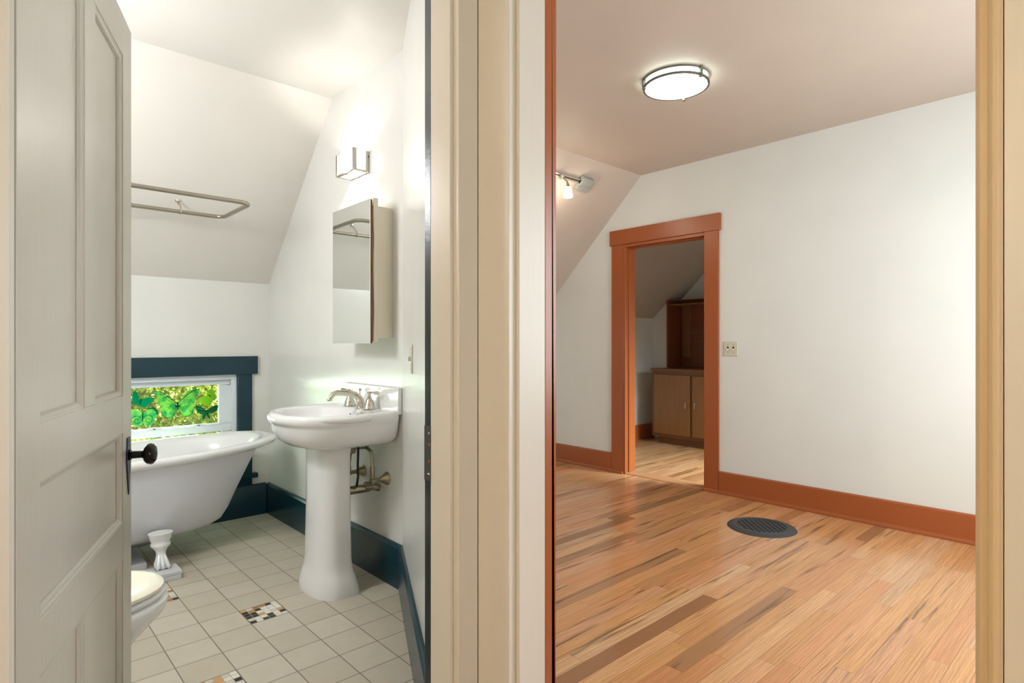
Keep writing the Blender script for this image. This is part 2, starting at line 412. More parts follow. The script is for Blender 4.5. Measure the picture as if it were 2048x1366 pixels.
def diag(s, o): return (.865+dx_*s+nx*o, 1.19+dy_*s+ny*o)
b1 = M(); b1.loft([[diag(t, 0)+(0,), diag(t, .022)+(0,), diag(t, .022)+(.198,), diag(t, .012)+(.212,), diag(t, 0)+(.214,)] for t in (0.0, .992)])
struct('baseboard_bathroom_angled', b1, m_navy, 'dark teal baseboard along the angled wall', bevel=.002)

# ------------------------------------------------------------------ bathroom window
YW = 4.21
struct('trim_13', M().box(-.14, 1.450, YW-.006, 4.23, .985, 1.109), m_navy, 'dark teal head casing of the bathroom window', bevel=.002)
struct('trim_14', M().box(1.322, 1.414, YW, 4.23, .30, .985).box(1.320, 1.335, YW+.005, 4.30, .30, .985), m_navy, 'dark teal side casing of the bathroom window', bevel=.002)
struct('trim_15', M().box(-.11, -.02, YW, 4.23, .30, .985), m_navy, bevel=.002)
struct('trim_16', M().box(-.14, 1.445, 4.185, 4.30, .268, .300).box(-.11, 1.414, YW, 4.23, .215, .268), m_navy, 'dark teal sill of the bathroom window', bevel=.003)
win = bpy.data.objects.new('window_1', None); C.objects.link(win); win.location = (.65, 4.28, .30); win['kind'] = 'structure'; win['label'] = 'small white vinyl window behind the bathtub'
fr = M()
fr.box(-.02, 1.318, 4.235, 4.33, .952, .985).box(-.02, 1.318, 4.235, 4.33, .30, .33)
fr.box(1.286, 1.318, 4.235, 4.33, .33, .952).box(-.02, .012, 4.235, 4.33, .33, .952)
obj('window_frame', fr, m_vinyl, win, bevel=.002)
us = M()
X0, X1 = .012, 1.286
us.box(X0, X1, 4.262, 4.295, .918, .951).box(X0, X1, 4.262, 4.295, .628, .656).box(1.215, X1, 4.262, 4.295, .656, .918).box(X0, .08, 4.262, 4.295, .656, .918)
upper = obj('upper_sash', us, m_vinyl, win, bevel=.003)
obj('glass_pane', M().box(.08, 1.215, 4.277, 4.281, .656, .918), m_glass, upper)
ls = M()
ls.box(X0, X1, 4.237, 4.262, .606, .652).box(X0, X1, 4.237, 4.262, .332, .38).box(1.225, X1, 4.237, 4.262, .38, .606).box(X0, .07, 4.237, 4.262, .38, .606)
lower = obj('lower_sash', ls, m_vinyl, win, bevel=.003)
obj('glass_pane', M().box(.07, 1.225, 4.248, 4.251, .38, .606), m_glass, lower)
for x in (.83, 1.085):
    lk = M().prism([(x-.04, .652), (x+.04, .652), (x+.022, .664), (x-.022, .664)], 4.240, 4.256, 'y')
    l_ = obj('sash_lock', lk, m_vinyl, win, bevel=.002)
    obj('lock_cam', M().box(x-.008, x+.004, 4.2385, 4.2402, .654, .659), m_slot, l_)

decals = [
 ('large pale green butterfly film on the window glass', '#3d9a62', '#8fc05a', .5,
  [(.824,.889),(.847,.89),(.874,.88),(.907,.853),(.932,.826),(.954,.805),(.961,.814),(.969,.804),(.986,.835),(1.014,.875),(1.049,.895),(1.078,.9),(1.097,.891),(1.093,.873),(1.072,.852),(1.068,.814),(1.055,.789),(1.063,.756),(1.052,.731),(1.02,.713),(.994,.72),(.977,.75),(.966,.77),(.96,.77),(.946,.743),(.938,.718),(.918,.712),(.891,.725),(.871,.752),(.865,.777),(.88,.792),(.858,.8),(.854,.831),(.847,.866),(.828,.876)]),
 ('tilted solid teal green butterfly film, upper left on the glass', '#078a6a', None, .8,
  [(.728,.905),(.741,.893),(.75,.862),(.75,.844),(.759,.842),(.78,.854),(.809,.859),(.835,.848),(.82,.827),(.799,.81),(.788,.796),(.77,.794),(.754,.804),(.747,.82),(.731,.815),(.715,.828),(.713,.862),(.718,.892)]),
 ('pale olive butterfly film with closed outline, upper right on the glass', '#8fbc3c', None, .5,
  [(1.161,.896),(1.18,.878),(1.199,.854),(1.201,.831),(1.189,.815),(1.17,.807),(1.161,.788),(1.14,.782),(1.113,.791),(1.096,.808),(1.085,.829),(1.102,.84),(1.131,.842),(1.143,.874)]),
 ('small dark green butterfly film, lower right on the glass', '#1c7a58', None, .7,
  [(1.065,.786),(1.078,.79),(1.102,.776),(1.125,.751),(1.136,.74),(1.146,.749),(1.167,.767),(1.192,.779),(1.211,.781),(1.207,.755),(1.189,.733),(1.167,.726),(1.146,.73),(1.161,.702),(1.158,.686),(1.148,.697),(1.136,.724),(1.128,.702),(1.121,.688),(1.107,.704),(1.113,.726),(1.093,.731),(1.078,.748)]),
 ('green butterfly film with spiral hind wings, lower left on the glass', '#3f9a68', '#8cba62', .55,
  [(.713,.792),(.736,.787),(.754,.774),(.77,.766),(.788,.771),(.804,.785),(.825,.79),(.847,.779),(.855,.753),(.847,.732),(.836,.727),(.835,.702),(.82,.682),(.799,.678),(.78,.689),(.772,.702),(.764,.684),(.741,.68),(.72,.692),(.71,.714),(.7,.736),(.694,.766)])]
SX = 4.277/4.265
def cat(P, it=2):
    for _ in range(it):
        Q = []
        for i in range(len(P)):
            a, b = P[i], P[(i+1) % len(P)]
            Q += [(a[0]*.75+b[0]*.25, a[1]*.75+b[1]*.25), (a[0]*.25+b[0]*.75, a[1]*.25+b[1]*.75)]
        P = Q
    return P
def dsc(p): return (p[0]*SX, 1.2+(p[1]-1.2)*SX)
def flat(M_, poly, y, t=.0004):
    M_.prism(poly, y-t, y, 'y'); return M_
for i, (lab, c1, c2, a, poly) in enumerate(decals):
    pts = cat([dsc(p) for p in poly], 1)
    o = thing('butterfly_decal', lab, 'window decal', (pts[0][0], 4.2768, .80), group=None)
    obj('film', flat(M(), pts, 4.2768), film('green_film_%d' % i, c1, a, c2), o)
    mm = M(); y = 4.2762; dk = film('dark_green_film_%d' % i, '#0e7a5a' if i != 2 else '#2f5a22', .9)
    if i == 0:
        mm.tube([(.964*SX, y, .815), (.964*SX, y, .765)], [.005, .003], 6)
        for sx_ in (-1, 1):
            for k in range(7):
                an = R(38-k*19); L_ = (.135, .11, .09, .085, .085, .08, .07)[k]
                mm.tube([(.964*SX+sx_*.004, y, .79), (.964*SX+sx_*L_*.75*math.cos(an), y, .79+L_*.75*math.sin(an))], [.0014, .0005], 4)
            mm.tube([(.964*SX, y, .807), (.964*SX+sx_*.04, y, .845), (.964*SX+sx_*.09, y, .885), (.964*SX+sx_*.13, y, .893)], .0022, 5)
            mm.tube([(.964*SX+sx_*t_[0], y, t_[1]) for t_ in ((.012, .755), (.03, .722), (.06, .718), (.085, .735), (.092, .765))], .0018, 5)
    elif i == 1:
        mm.tube([(.764, y, .85), (.757, y, .815)], [.004, .003], 6)
    elif i == 2:
        mm.tube([(1.152, y, .852), (1.166, y, .838)], [.003, .003], 6)
    elif i == 3:
        for sx_ in (-1, 1):
            mm.tube([(1.139, y, .745), (1.139+sx_*.035, y, .772), (1.139+sx_*.062, y, .778), (1.139+sx_*.05, y, .752), (1.139, y, .745)], .0026, 5)
            mm.tube([(1.139, y, .742), (1.139+sx_*.02, y, .69)], [.003, .001], 5)
    else:
        for cxx in (.742, .803):
            mm.tube([(cxx+(.004+.0022*k_)*math.cos(k_*.7), y, .716+(.004+.0022*k_)*math.sin(k_*.7)) for k_ in range(15)], .0016, 4)
        mm.tube([(.772, y, .765), (.772, y, .71)], .003, 5)
        mm.tube([(.80, y, .785), (.83, y, .787), (.85, y, .765), (.852, y, .745)], .004, 5)
    mk = obj('wing_marking', mm, dk, o)

# foliage outside
lv = M(); 
for _ in range(30000):
    u, v = random.random(), random.random()
    x = -.8+4.4*u; z = -1.1+3.0*v
    y = 6.2+.30*(z+1.4)+.22*math.sin(x*5+z*3)+.15*math.sin(z*9+x*2)+random.uniform(-.18, .18)
    a = random.uniform(.018, .045); q = Matrix.Rotation(random.uniform(0, 6.28), 4, 'Z') @ Matrix.Rotation(random.uniform(-1.2, 1.2), 4, 'X')
    vs = [lv.bm.verts.new(Vector((x, y, z))+q @ Vector(p)) for p in ((0, -a, 0), (a*.55, 0, a*.12), (0, a, 0), (-a*.55, 0, a*.12))]
    lv.bm.faces.new(vs)
me = bpy.data.meshes.new('hedge_foliage'); lv.bm.to_mesh(me); lv.bm.free(); me.materials.append(m_leaf)
hf = bpy.data.objects.new('hedge_foliage', me); C.objects.link(hf)
tag(hf, 'sunlit yellow green foliage outside the bathroom window', 'foliage', kind='stuff')
struct('ground', M().prism([(4.5, -1.6), (6.6, -1.55), (8.1, 3.0), (8.4, 3.0), (8.4, -1.8), (4.5, -1.8)], -4, 7, 'x'), paint('mossy_bank', '#8da044', .9, .2, .6, 8, vary=.2), 'grassy bank outside')

# ------------------------------------------------------------------ bathroom door
door = bpy.data.objects.new('door_1', None); C.objects.link(door); door.location = (.045, 1.15, 0)
door.rotation_euler = (0, 0, R(90-20.5)); door['kind'] = 'structure'; door['label'] = 'off white five panel bathroom door standing ajar'
# local x runs along the leaf, the face towards the camera is local y = 0, thickness to +y
W_, HD, TH = .752, 2.035, .036
panels = [(.094, .338, 1.067, 1.932), (.414, .658, 1.067, 1.932), (.094, .658, .742, .970), (.094, .338, .20, .650), (.414, .658, .20, .650)]
leaf = M()
leaf.box(0, .094, 0, TH, .012, HD).box(.658, W_, 0, TH, .012, HD)
for a, b in ((.012, .20), (.650, .742), (.970, 1.067), (1.932, HD)): leaf.box(.094, .658, 0, TH, a, b)
leaf.box(.338, .414, 0, TH, .20, .65).box(.338, .414, 0, TH, 1.067, 1.932)
obj('door_leaf', leaf, m_door, door, bevel=.0012, local=True)
for (a, b, c, d) in panels:
    p = obj('door_panel', M().box(a-.002, b+.002, .011, TH-.011, c-.002, d+.002), m_door, door, local=True)
    mo = M()
    def ring(i, y): return [(a+i, y, c+i), (b-i, y, c+i), (b-i, y, d-i), (a+i, y, d-i)]
    mo.loft([ring(-.0005, .0105), ring(-.0005, .0015), ring(.004, .0015), ring(.007, .004), ring(.011, .0045), ring(.0155, .0105)], False, False)
    obj('panel_moulding', mo, m_door, p, local=True, bevel=.0006)
esc = M().box(.688, .742, -.0025, .001, .785, .958)
es = obj('escutcheon_plate', M().prism([(.698, .952), (.728, .952), (.730, .93), (.738, .915), (.738, .895), (.730, .875), (.724, .84), (.713, .80), (.702, .84), (.696, .875), (.690, .895), (.690, .915), (.696, .93)], -.003, .0008, 'y'), m_plateiron, door, local=True, bevel=.001)
es['label'] = 'dark pointed iron escutcheon'
kb = M().lathe([(.013, 0), (.015, .004), (.010, .008), (.0095, .030), (.012, .033)], (.713, -.002, .905), (0, -1, 0), 20)
kn = obj('door_knob', M().lathe([(.010, .034), (.020, .036), (.027, .043), (.0285, .050), (.026, .057), (.018, .063), (.004, .0655)], (.713, -.002, .905), (0, -1, 0), 36), m_black, door, smooth=True, local=True, angle=60)
kn['label'] = 'glossy black oval knob'
obj('knob_shank', kb, m_black, kn, smooth=True, local=True)

# ------------------------------------------------------------------ bathtub
tub = thing('bathtub', 'white clawfoot bathtub with rolled rim below the small window', 'bathtub', (.65, 3.785, 0))
cy = 3.785
def trise(x): return -.012+.035*max(0, (x-.2)/1.15)**2
def tr(xl, xr, hw, z, rise=True):
    return sup((xl+xr)/2, cy, (xr-xl)/2, hw, z, 3.0, 64, None, 2.35, trise if rise else None)
outer = [tr(.1, .96, .10, .135, False), tr(.05, 1.03, .18, .141, False), tr(.02, 1.085, .225, .172, False), tr(-.005, 1.12, .26, .23, False), tr(-.03, 1.17, .292, .33), tr(-.05, 1.225, .315, .44), tr(-.07, 1.275, .332, .535), tr(-.085, 1.30, .338, .568)]
ob = obj('tub_shell', M().loft(outer, True, False), m_tubout, tub, smooth=True, angle=60)
ob['label'] = 'matte painted outer shell'
rim = [tr(-.082, 1.297, .336, .560), tr(-.11, 1.345, .350, .562), tr(-.130, 1.39, .364, .575), tr(-.135, 1.402, .368, .592), tr(-.125, 1.39, .362, .607), tr(-.10, 1.35, .345, .613), tr(-.075, 1.315, .325, .607), tr(-.06, 1.285, .308, .588),
       tr(-.05, 1.24, .295, .52), tr(-.03, 1.18, .272, .40), tr(0, 1.12, .24, .28), tr(.04, 1.06, .20, .21), tr(.1, .98, .14, .185), tr(.3, .8, .05, .18)]
obj('tub_liner', M().loft(rim, False, True), m_porc, tub, smooth=True, angle=60)
def foot(x, y, sgn):
    f = M()
    pr = [(.015, .03, .0), (.034, .034, .006), (.036, .033, .022), (.028, .026, .045), (.022, .021, .066), (.024, .022, .082), (.034, .03, .098), (.046, .038, .110), (.048, .04, .122), (.042, .036, .130), (.05, .04, .142), (.058, .05, .175)]
    rings = []
    for ax, ay, z in pr:
        off = -sgn*.030*(1-min(1, z/.14))**1.5
        rings.append([(x+ax*math.cos(2*PI*i/24), y+off+ay*math.sin(2*PI*i/24), .042+z) for i in range(24)])
    f.loft(rings)
    for k in (-1, 0, 1):
        xx = x+k*.019
        f.tube([(xx*.6+x*.4, y-sgn*.028, .108), (xx, y-sgn*.050, .075), (xx+k*.004, y-sgn*.062, .056), (xx+k*.006, y-sgn*.058, .046)], [.007, .010, .011, .006], 8)
    return obj('claw_foot', f, m_porc, tub, smooth=True, angle=70)
for x, s_ in ((.705, 1), (.705, -1), (.12, 1), (.12, -1)):
    foot(x, cy-s_*.335*(.95), s_) if s_ == 1 else foot(x, cy+.30, -1)
blk_labels = {(.705, 1): 'pale weathered block under the near claw foot', (.705, -1): 'pale block under the rear claw foot behind the tub', (.12, 1): 'pale block under the foot hidden by the door', (.12, -1): 'pale block under the rear hidden foot'}
for (x, s_), lb in blk_labels.items():
    yy = cy-.365 if s_ == 1 else cy+.33
    o = thing('foot_block', lb, 'block', (x, yy, 0))
    if s_ == 1: mb = M().box(x-.10, x+.068, yy-.085, yy+.05, 0, .022).box(x-.095, x+.072, yy-.083, yy+.05, .0225, .0415)
    else: mb = M().box(x-.07, x+.07, yy-.08, yy+.05, 0, .0415)
    obj('stone_slab', mb, m_granite, o, bevel=.003)
o = thing('wood_board', 'flat grey board lying on the tiles beneath the bathtub', 'board', (.55, 3.80, 0), (0, 0, 0))
obj('plank', M().box(.35, .67, 3.60, 3.93, 0, .03), m_granite, o, bevel=.002)

# shower curtain rod ring
rod = thing('shower_curtain_rod', 'rectangular metal shower curtain rod hanging over the bathtub', 'curtain rod', (.5, 3.5, 1.95))
def rrect(x0, x1, y0, y1, z, r, k=8):
    P = []
    for cx_, cy_, a0 in ((x1-r, y1-r, 0), (x0+r, y1-r, 90), (x0+r, y0+r, 180), (x1-r, y0+r, 270)):
        for i in range(k+1):
            a = R(a0+90*i/k); P.append((cx_+r*math.cos(a), cy_+r*math.sin(a), z))
    return P
obj('ring_rod', M().tube(rrect(-.15, 1.09, 3.27, 3.745, 1.95, .055), .0115, 12, closed=True), m_steel, rod, smooth=True)
def hook(x, nm):
    h = M(); yy = 3.745
    h.tube([(x, yy+.014*math.cos(a), 1.95+.014*math.sin(a)) for a in [2*PI*i/12 for i in range(12)]], .0035, 8, closed=True)
    h.tube([(x, yy, 1.962), (x, yy+.01, 1.985), (x-.006, yy+.045, 2.005)], .0028, 8)
    h.tube([(x, yy, 1.962), (x+.004, yy+.012, 1.98), (x+.010, yy+.045, 2.003)], .0028, 8)
    h.lathe([(.012, 0), (.014, .004), (.005, .012)], (x+.002, yy+.077, 2.03), (0, -.71, -.70), 16)
    h.tube([(x, yy+.04, 2.003), (x+.002, yy+.072, 2.026)], .004, 8)
    return obj('hanger_hook', h, m_nickel, rod, smooth=True)
hook(.862, 0); hook(.1, 1)

# ------------------------------------------------------------------ toilet
to = thing('toilet', 'white toilet with closed ivory lid beside the door', 'toilet', (.1, 2.2, 0))
ty = 2.20
def trg(x0, x1, hw, z, n=2.3): return sup((x0+x1)/2-.03, ty, (x1-x0)/2-.03, hw, z, 3, 48, (x1-x0)/2+.03, n)
bowl = [trg(-.17, .20, .095, 0), trg(-.17, .20, .095, .03), trg(-.16, .20, .085, .10), trg(-.17, .26, .10, .16), trg(-.18, .345, .135, .23), trg(-.18, .41, .163, .30), trg(-.18, .452, .183, .34), trg(-.18, .466, .189, .368), trg(-.18, .466, .189, .382), trg(-.17, .45, .178, .390)]
obj('bowl', M().loft(bowl), m_porc, to, smooth=True, angle=60)
obj('seat', M().loft([trg(-.12, .44, .172, .3945), trg(-.12, .455, .183, .397), trg(-.12, .458, .185, .406), trg(-.12, .448, .178, .411)]), m_porc, to, smooth=True, angle=60)
obj('lid', M().loft([trg(-.12, .44, .172, .416), trg(-.12, .452, .181, .4175), trg(-.12, .454, .183, .428), trg(-.12, .446, .176, .434), trg(-.11, .420, .155, .435), trg(-.10, .400, .145, .4315), trg(-.05, .30, .08, .4325)]), m_lid, to, smooth=True, angle=60)
obj('tank', M().box(-.385, -.175, ty-.22, ty+.22, .38, .74), m_porc, to, bevel=.03, seg=4)
obj('tank_lid', M().box(-.39, -.165, ty-.23, ty+.23, .742, .775), m_porc, to, bevel=.01, seg=3)
obj('flush_lever', M().tube([(-.172, ty-.17, .68), (-.155, ty-.17, .68), (-.15, ty-.10, .672)], .006, 10), m_chrome, to, smooth=True)

# ------------------------------------------------------------------ pedestal sink
sk = thing('pedestal_sink', 'white pedestal sink with a rounded basin against the cream wall', 'sink', (1.28, 2.764, 0))
sy, scx, RR = 2.764, 1.27, 1.5345-1.27
def sr(rx, ry, z, rear=RR, ryr=None, n=2.15):
    out = []
    for i in range(72):
        t = 2*PI*i/72; c, s_ = math.cos(t), math.sin(t)
        if c <= 0: p, a, b = n, rx, ry
        else: p, a, b = 16.0, rear, ry*1.012
        out.append((scx+a*math.copysign(abs(c)**(2/p), c), sy+b*math.copysign(abs(s_)**(2/p), s_), z))
    return out
def sin_(cx_, rx, ry, z): return [(cx_+rx*math.cos(2*PI*i/72), sy+ry*math.sin(2*PI*i/72), z) for i in range(72)]
ba = [sr(.08, .14, .697, .22), sr(.13, .20, .700, .24), sr(.175, .245, .715, .258), sr(.205, .268, .74, RR), sr(.224, .281, .775, RR), sr(.232, .287, .805, RR), sr(.234, .289, .816, RR),
      sr(.241, .291, .820, RR), sr(.250, .293, .830, RR), sr(.2535, .2945, .842, RR), sr(.250, .293, .856, RR), sr(.240, .290, .865, RR), sr(.225, .285, .868, RR),
      sin_(1.245, .20, .243, .866), sin_(1.245, .190, .235, .858), sin_(1.243, .178, .222, .83), sin_(1.24, .15, .19, .78), sin_(1.24, .10, .13, .748), sin_(1.24, .03, .03, .74)]
basin = obj('basin', M().loft(ba), m_porc, sk, smooth=True, angle=50)
obj('overflow_hole', M().lathe([(.009, 0), (.009, .002)], (1.408, sy-.005, .833), (-1, 0, .25), 16, 1, .55), m_slot, basin, smooth=True)
# rolled rim ridge round the bowl
rr_ = [(scx+.02-.249*math.cos(a), sy+.300*math.sin(a), .850) for a in [R(-112+224*i/40) for i in range(41)]]
obj('rolled_rim', M().tube(rr_, [.003]+[.0165]*39+[.003], 12), m_porc, sk, smooth=True, angle=60)
obj('backsplash', M().box(1.512, 1.5335, 2.468, 3.06, .85, .980), m_porc, sk, bevel=.003)
pe = []
def pr_(hx, hy, z, cx_=1.272, n=2.4): return sup(cx_, sy-.02, hx, hy*.93, z, n, 48, hx*.95, 6)
for hx, hy, z in ((.108, .205, 0), (.108, .205, .012), (.104, .198, .04), (.097, .188, .07), (.095, .185, .078), (.092, .182, .088), (.086, .172, .105), (.083, .168, .125), (.080, .162, .16), (.077, .155, .35), (.075, .152, .55), (.075, .155, .66), (.078, .16, .699)):
    pe.append(pr_(hx, hy, z))
obj('pedestal', M().loft(pe), m_porc, sk, smooth=True, angle=50)
# faucet set
fa = thing('faucet', 'polished nickel widespread faucet with two lever handles on the sink', 'faucet', (1.46, 2.764, .868))
FX = 1.462
SYP = sy-.018
spt = [(FX, SYP, .868), (FX-.004, SYP, .90), (FX-.014, SYP, .922), (FX-.036, SYP, .938), (FX-.08, SYP, .945), (FX-.132, SYP, .951), (FX-.153, SYP, .944), (FX-.168, SYP, .925)]
sp_ = M().tube(spt, [.021, .019, .0175, .016, .0145, .014, .0135, .0105], 16)
sp_.lathe([(.026, 0), (.026, .004), (.02, .010)], (FX, SYP, .8685), n=24)
sp_.lathe([(.013, 0), (.014, .008), (.012, .012)], (FX-.172, SYP, .912), n=16)
obj('spout', sp_, m_nickel, fa, smooth=True, angle=50)
obj('lift_rod', M().tube([(FX-.006, SYP, .92), (FX-.006, SYP, .958)], .0028, 8).lathe([(.003, 0), (.008, .004), (.008, .008), (.003, .011)], (FX-.006, SYP, .955), n=12), m_nickel, fa, smooth=True)
for s_ in (-1, 1):
    yy = sy+s_*.105
    hn = M().lathe([(.032, 0), (.032, .004), (.029, .008), (.025, .022), (.019, .040), (.013, .050), (.013, .056), (.008, .060), (.008, .074), (.012, .078), (.012, .084), (.004, .088)], (FX, yy, .8685), n=28)
    h_ = obj('handle', hn, m_nickel, fa, smooth=True, angle=50)
    L_ = M().tube([(FX+.01, yy-s_*.014, .949), (FX, yy, .950), (FX+.004, yy+s_*.03, .951), (FX+.008, yy+s_*.052, .951), (FX+.010, yy+s_*.064, .951)], [.006, .005, .006, .010, .011], 12) if s_ == -1 else \
        M().tube([(FX+.01, yy-s_*.012, .949), (FX, yy, .950), (FX-.012, yy+s_*.02, .951), (FX-.026, yy+s_*.028, .951), (FX-.034, yy+s_*.032, .951)], [.006, .005, .006, .010, .011], 12)
    obj('lever', L_, m_nickel, h_, smooth=True, angle=50)

# plumbing under the sink
def valve(y, z, nm):
    v = thing('shutoff_valve', nm, 'valve', (1.535, y, z))
    obj('wall_flange', M().lathe([(.034, 0), (.034, .003), (.030, .008), (.018, .028), (.011, .044)], (1.535, y, z), (-1, 0, 0), 28), m_dirtymetal, v, smooth=True)
    obj('valve_body', M().tube([(1.495, y, z), (1.44, y, z)], .011, 12).lathe([(.016, 0), (.016, .02)], (1.462, y, z), (-1, 0, 0), 6).lathe([(.010, 0), (.012, .012), (.010, .035)], (1.452, y, z+.008), n=12), m_dirtymetal, v, smooth=True)
    return v
v1 = valve(2.612, .515, 'tarnished shutoff valve nearest the angled wall below the sink')
obj('supply_tube', M().tube([(1.452, 2.612, .55), (1.452, 2.612, .62), (1.450, 2.62, .66), (1.44, 2.65, .678), (1.42, 2.70, .672), (1.40, 2.74, .665)], .009, 10).lathe([(.013, 0), (.013, .03)], (1.452, 2.612, .555), n=8), m_dirtymetal, v1, smooth=True)
v2 = valve(2.86, .515, 'shutoff valve half hidden behind the pedestal')
obj('supply_tube', M().tube([(1.452, 2.86, .55), (1.452, 2.84, .62), (1.44, 2.80, .68), (1.45, 2.76, .688)], .008, 10).lathe([(.017, 0), (.02, .01), (.014, .03)], (1.45, 2.82, .63), (.1, -.4, .9), n=8), m_dirtymetal, v2, smooth=True)
tp = thing('drain_trap', 'chrome drain pipe running from the pedestal to the wall', 'drain pipe', (1.4, 2.70, .47))
obj('drain_pipe', M().tube([(1.378, 2.732, .455), (1.482, 2.703, .460)], .021, 16), m_dirtymetal, tp, smooth=True)
obj('slip_nut', M().tube([(1.46, 2.708, .467), (1.502, 2.697, .468)], .026, 8), m_dirtymetal, tp, bevel=.002)
obj('wall_elbow', M().tube([(1.50, 2.698, .468), (1.515, 2.694, .462), (1.535, 2.690, .455)], .021, 12), m_dirtymetal, tp, smooth=True)
obj('pull_cord', M().tube([(1.397, 2.652, .688), (1.393, 2.650, .60), (1.395, 2.650, .54), (1.397, 2.668, .49), (1.41, 2.70, .482)], .006, 8), m_cord, tp, smooth=True)

# ------------------------------------------------------------------ medicine cabinet
mc = thing('medicine_cabinet', 'cream medicine cabinet with a mirrored door above the sink', 'cabinet', (1.535, 2.73, 1.2))
obj('cabinet_box', M().box(1.446, 1.5355, 2.561, 2.90, 1.225, 1.872), m_box, mc, bevel=.002)
obj('face_frame', M().box(1.418, 1.4455, 2.542, 2.92, 1.205, 1.905), m_box, mc, bevel=.003)
obj('mirror_door', M().prism([(1.3905, 2.519), (1.3995, 2.519), (1.4065, 2.926), (1.3975, 2.926)], 1.199, 1.889), [m_gasket], mc, bevel=.001)
obj('mirror_glass', M().prism([(1.3865, 2.5185), (1.3903, 2.5185), (1.3973, 2.9265), (1.3935, 2.9265)], 1.198, 1.890), m_mirror, mc)
bs_ = M().tube([(1.4045, 2.522, 1.21), (1.409, 2.522, 1.35), (1.405, 2.522, 1.55), (1.408, 2.522, 1.7), (1.404, 2.522, 1.86)], .0032, 6)
obj('edge_strip', bs_, m_brownedge, mc, smooth=True)
obj('door_backing', M().box(1.4, 1.4175, 2.55, 2.90, 1.22, 1.87), m_box, mc)

# ------------------------------------------------------------------ sconce
sc = thing('wall_sconce', 'lit chrome and white glass sconce on the bathroom wall above the mirror', 'wall lamp', (1.535, 2.89, 2.15))
y0, y1, xo, z0, z1 = 2.79, 2.995, 1.447, 2.100, 2.214
bk = M().box(1.525, 1.5355, y0+.004, y1-.004, z0, z1)
obj('back_plate', bk, m_chrome, sc, bevel=.002)
rl = M()
for yy in (y0, y1-.016): rl.box(xo-.004, xo+.014, yy, yy+.016, z0, z1+.004).box(1.513, 1.528, yy, yy+.012, z0, z1).box(xo+.014, 1.513, yy, yy+.012, z0, z0+.010)
rl.box(xo, xo+.013, y0+.012, y1-.012, z0, z0+.010).box(xo+.004, 1.52, 2.885, 2.903, z0-.004, z0+.004)
obj('frame', rl, m_chrome, sc, bevel=.001)
sh = M(); pi_, po = [], []
for i in range(25):
    a = R(-90+180*i/24)
    po.append((1.512-.080*math.cos(a), 2.8925+.086*math.sin(a))); pi_.append((1.512-.0765*math.cos(a), 2.8925+.0825*math.sin(a)))
sh.prism(po+pi_[::-1], z0+.012, z1+.002)
obj('glass_shade', sh, m_shade, sc, smooth=True, angle=50)
obj('screw', M().lathe([(.004, 0), (.003, .002)], (1.528, 2.7895, 2.185), (0, -1, 0), 10), m_slot, sc)
light('wall_sconce_bulb', 'POINT', (1.474, 2.8925, 2.170), 4.5, (1, .98, .95), .010).parent = None

# ------------------------------------------------------------------ bathroom switch plate on the angled wall
sc1 = (1.379-.865)/dx_; sc2 = (1.253-.865)/dx_
sw = thing('light_switch', 'narrow almond switch and outlet plate on the angled bathroom wall', 'light switch', diag((1.30-.865)/dx_, 0)+(1.135,), (0, 0, math.atan2(dy_, dx_)))
# local x along the wall, local y away from it
obj('plate', M().box(-.035, .035, 0, .006, -.058, .058), m_plate, sw, local=True, bevel=.002)
obj('toggle', M().box(-.005, .005, .006, .016, -.008, .010), m_plate, sw, local=True, bevel=.001)
obj('screw', M().lathe([(.003, 0), (.003, .001)], (0, .006, .042), (0, 1, 0), 10), m_slot, sw, local=True)
obj('screw', M().lathe([(.003, 0), (.003, .001)], (0, .006, -.042), (0, 1, 0), 10), m_slot, sw, local=True)

# ------------------------------------------------------------------ bedroom shell
zb, k_ = 2.70, .965
def zs(y): return zb-k_*(y-3.08)
struct('ceiling_bedroom', M().box(.95, 4.40, -.8, 3.08, zb, zb+.08), m_bedceil, 'beige bedroom ceiling')
struct('ceiling_bedroom_slope', M().prism([(3.08, zb), (4.40, zs(4.40)), (4.40, zs(4.40)+.09), (3.08, zb+.09)], 1.60, 4.40, 'x'), m_bedceil, 'sloping beige bedroom ceiling')
wb = M()
wb.box(4.39, 4.52, -.8, 2.44, 0, 2.76).prism([(3.262, 0), (4.40, 0), (4.40, zs(4.40)+.03), (3.262, zs(3.262)+.03)], 4.39, 4.52, 'x').prism([(2.44, 2.10), (3.262, 2.10), (3.262, zs(3.262)+.03), (3.08, 2.73), (2.44, 2.73)], 4.39, 4.52, 'x')
struct('wall_bedroom_far', wb, m_bedwall, 'white bedroom wall with the orange doorway')
struct('wall_bedroom_knee', M().box(1.62, 4.40, 4.33, 4.42, 0, 1.62), m_bedwall)
struct('wall_bedroom_right', M().box(.9, 2.25, -.70, -.60, 0, 2.75).box(4.05, 4.5, -.70, -.60, 0, 2.75).box(2.25, 4.05, -.70, -.60, 0, .85).box(2.25, 4.05, -.70, -.60, 2.15, 2.75), m_bedwall)
qr = lambda a, b: M().prism([(4.391, 0), (4.356, 0), (4.356, .016), (4.360, .025), (4.371, .028), (4.371, .168), (4.378, .176), (4.391, .177)], a, b, 'y')
struct('baseboard_bedroom_right', qr(-.6, 2.330), m_orange, 'burnt orange baseboard right of the doorway', bevel=.002)
struct('baseboard_bedroom_left', qr(3.3945, 4.33), m_orange, 'burnt orange baseboard left of the doorway', bevel=.002)
struct('trim_17', M().box(4.366, 4.39, 2.315, 3.417, 2.103, 2.240), m_orange, 'burnt orange head casing of the doorway', bevel=.003)
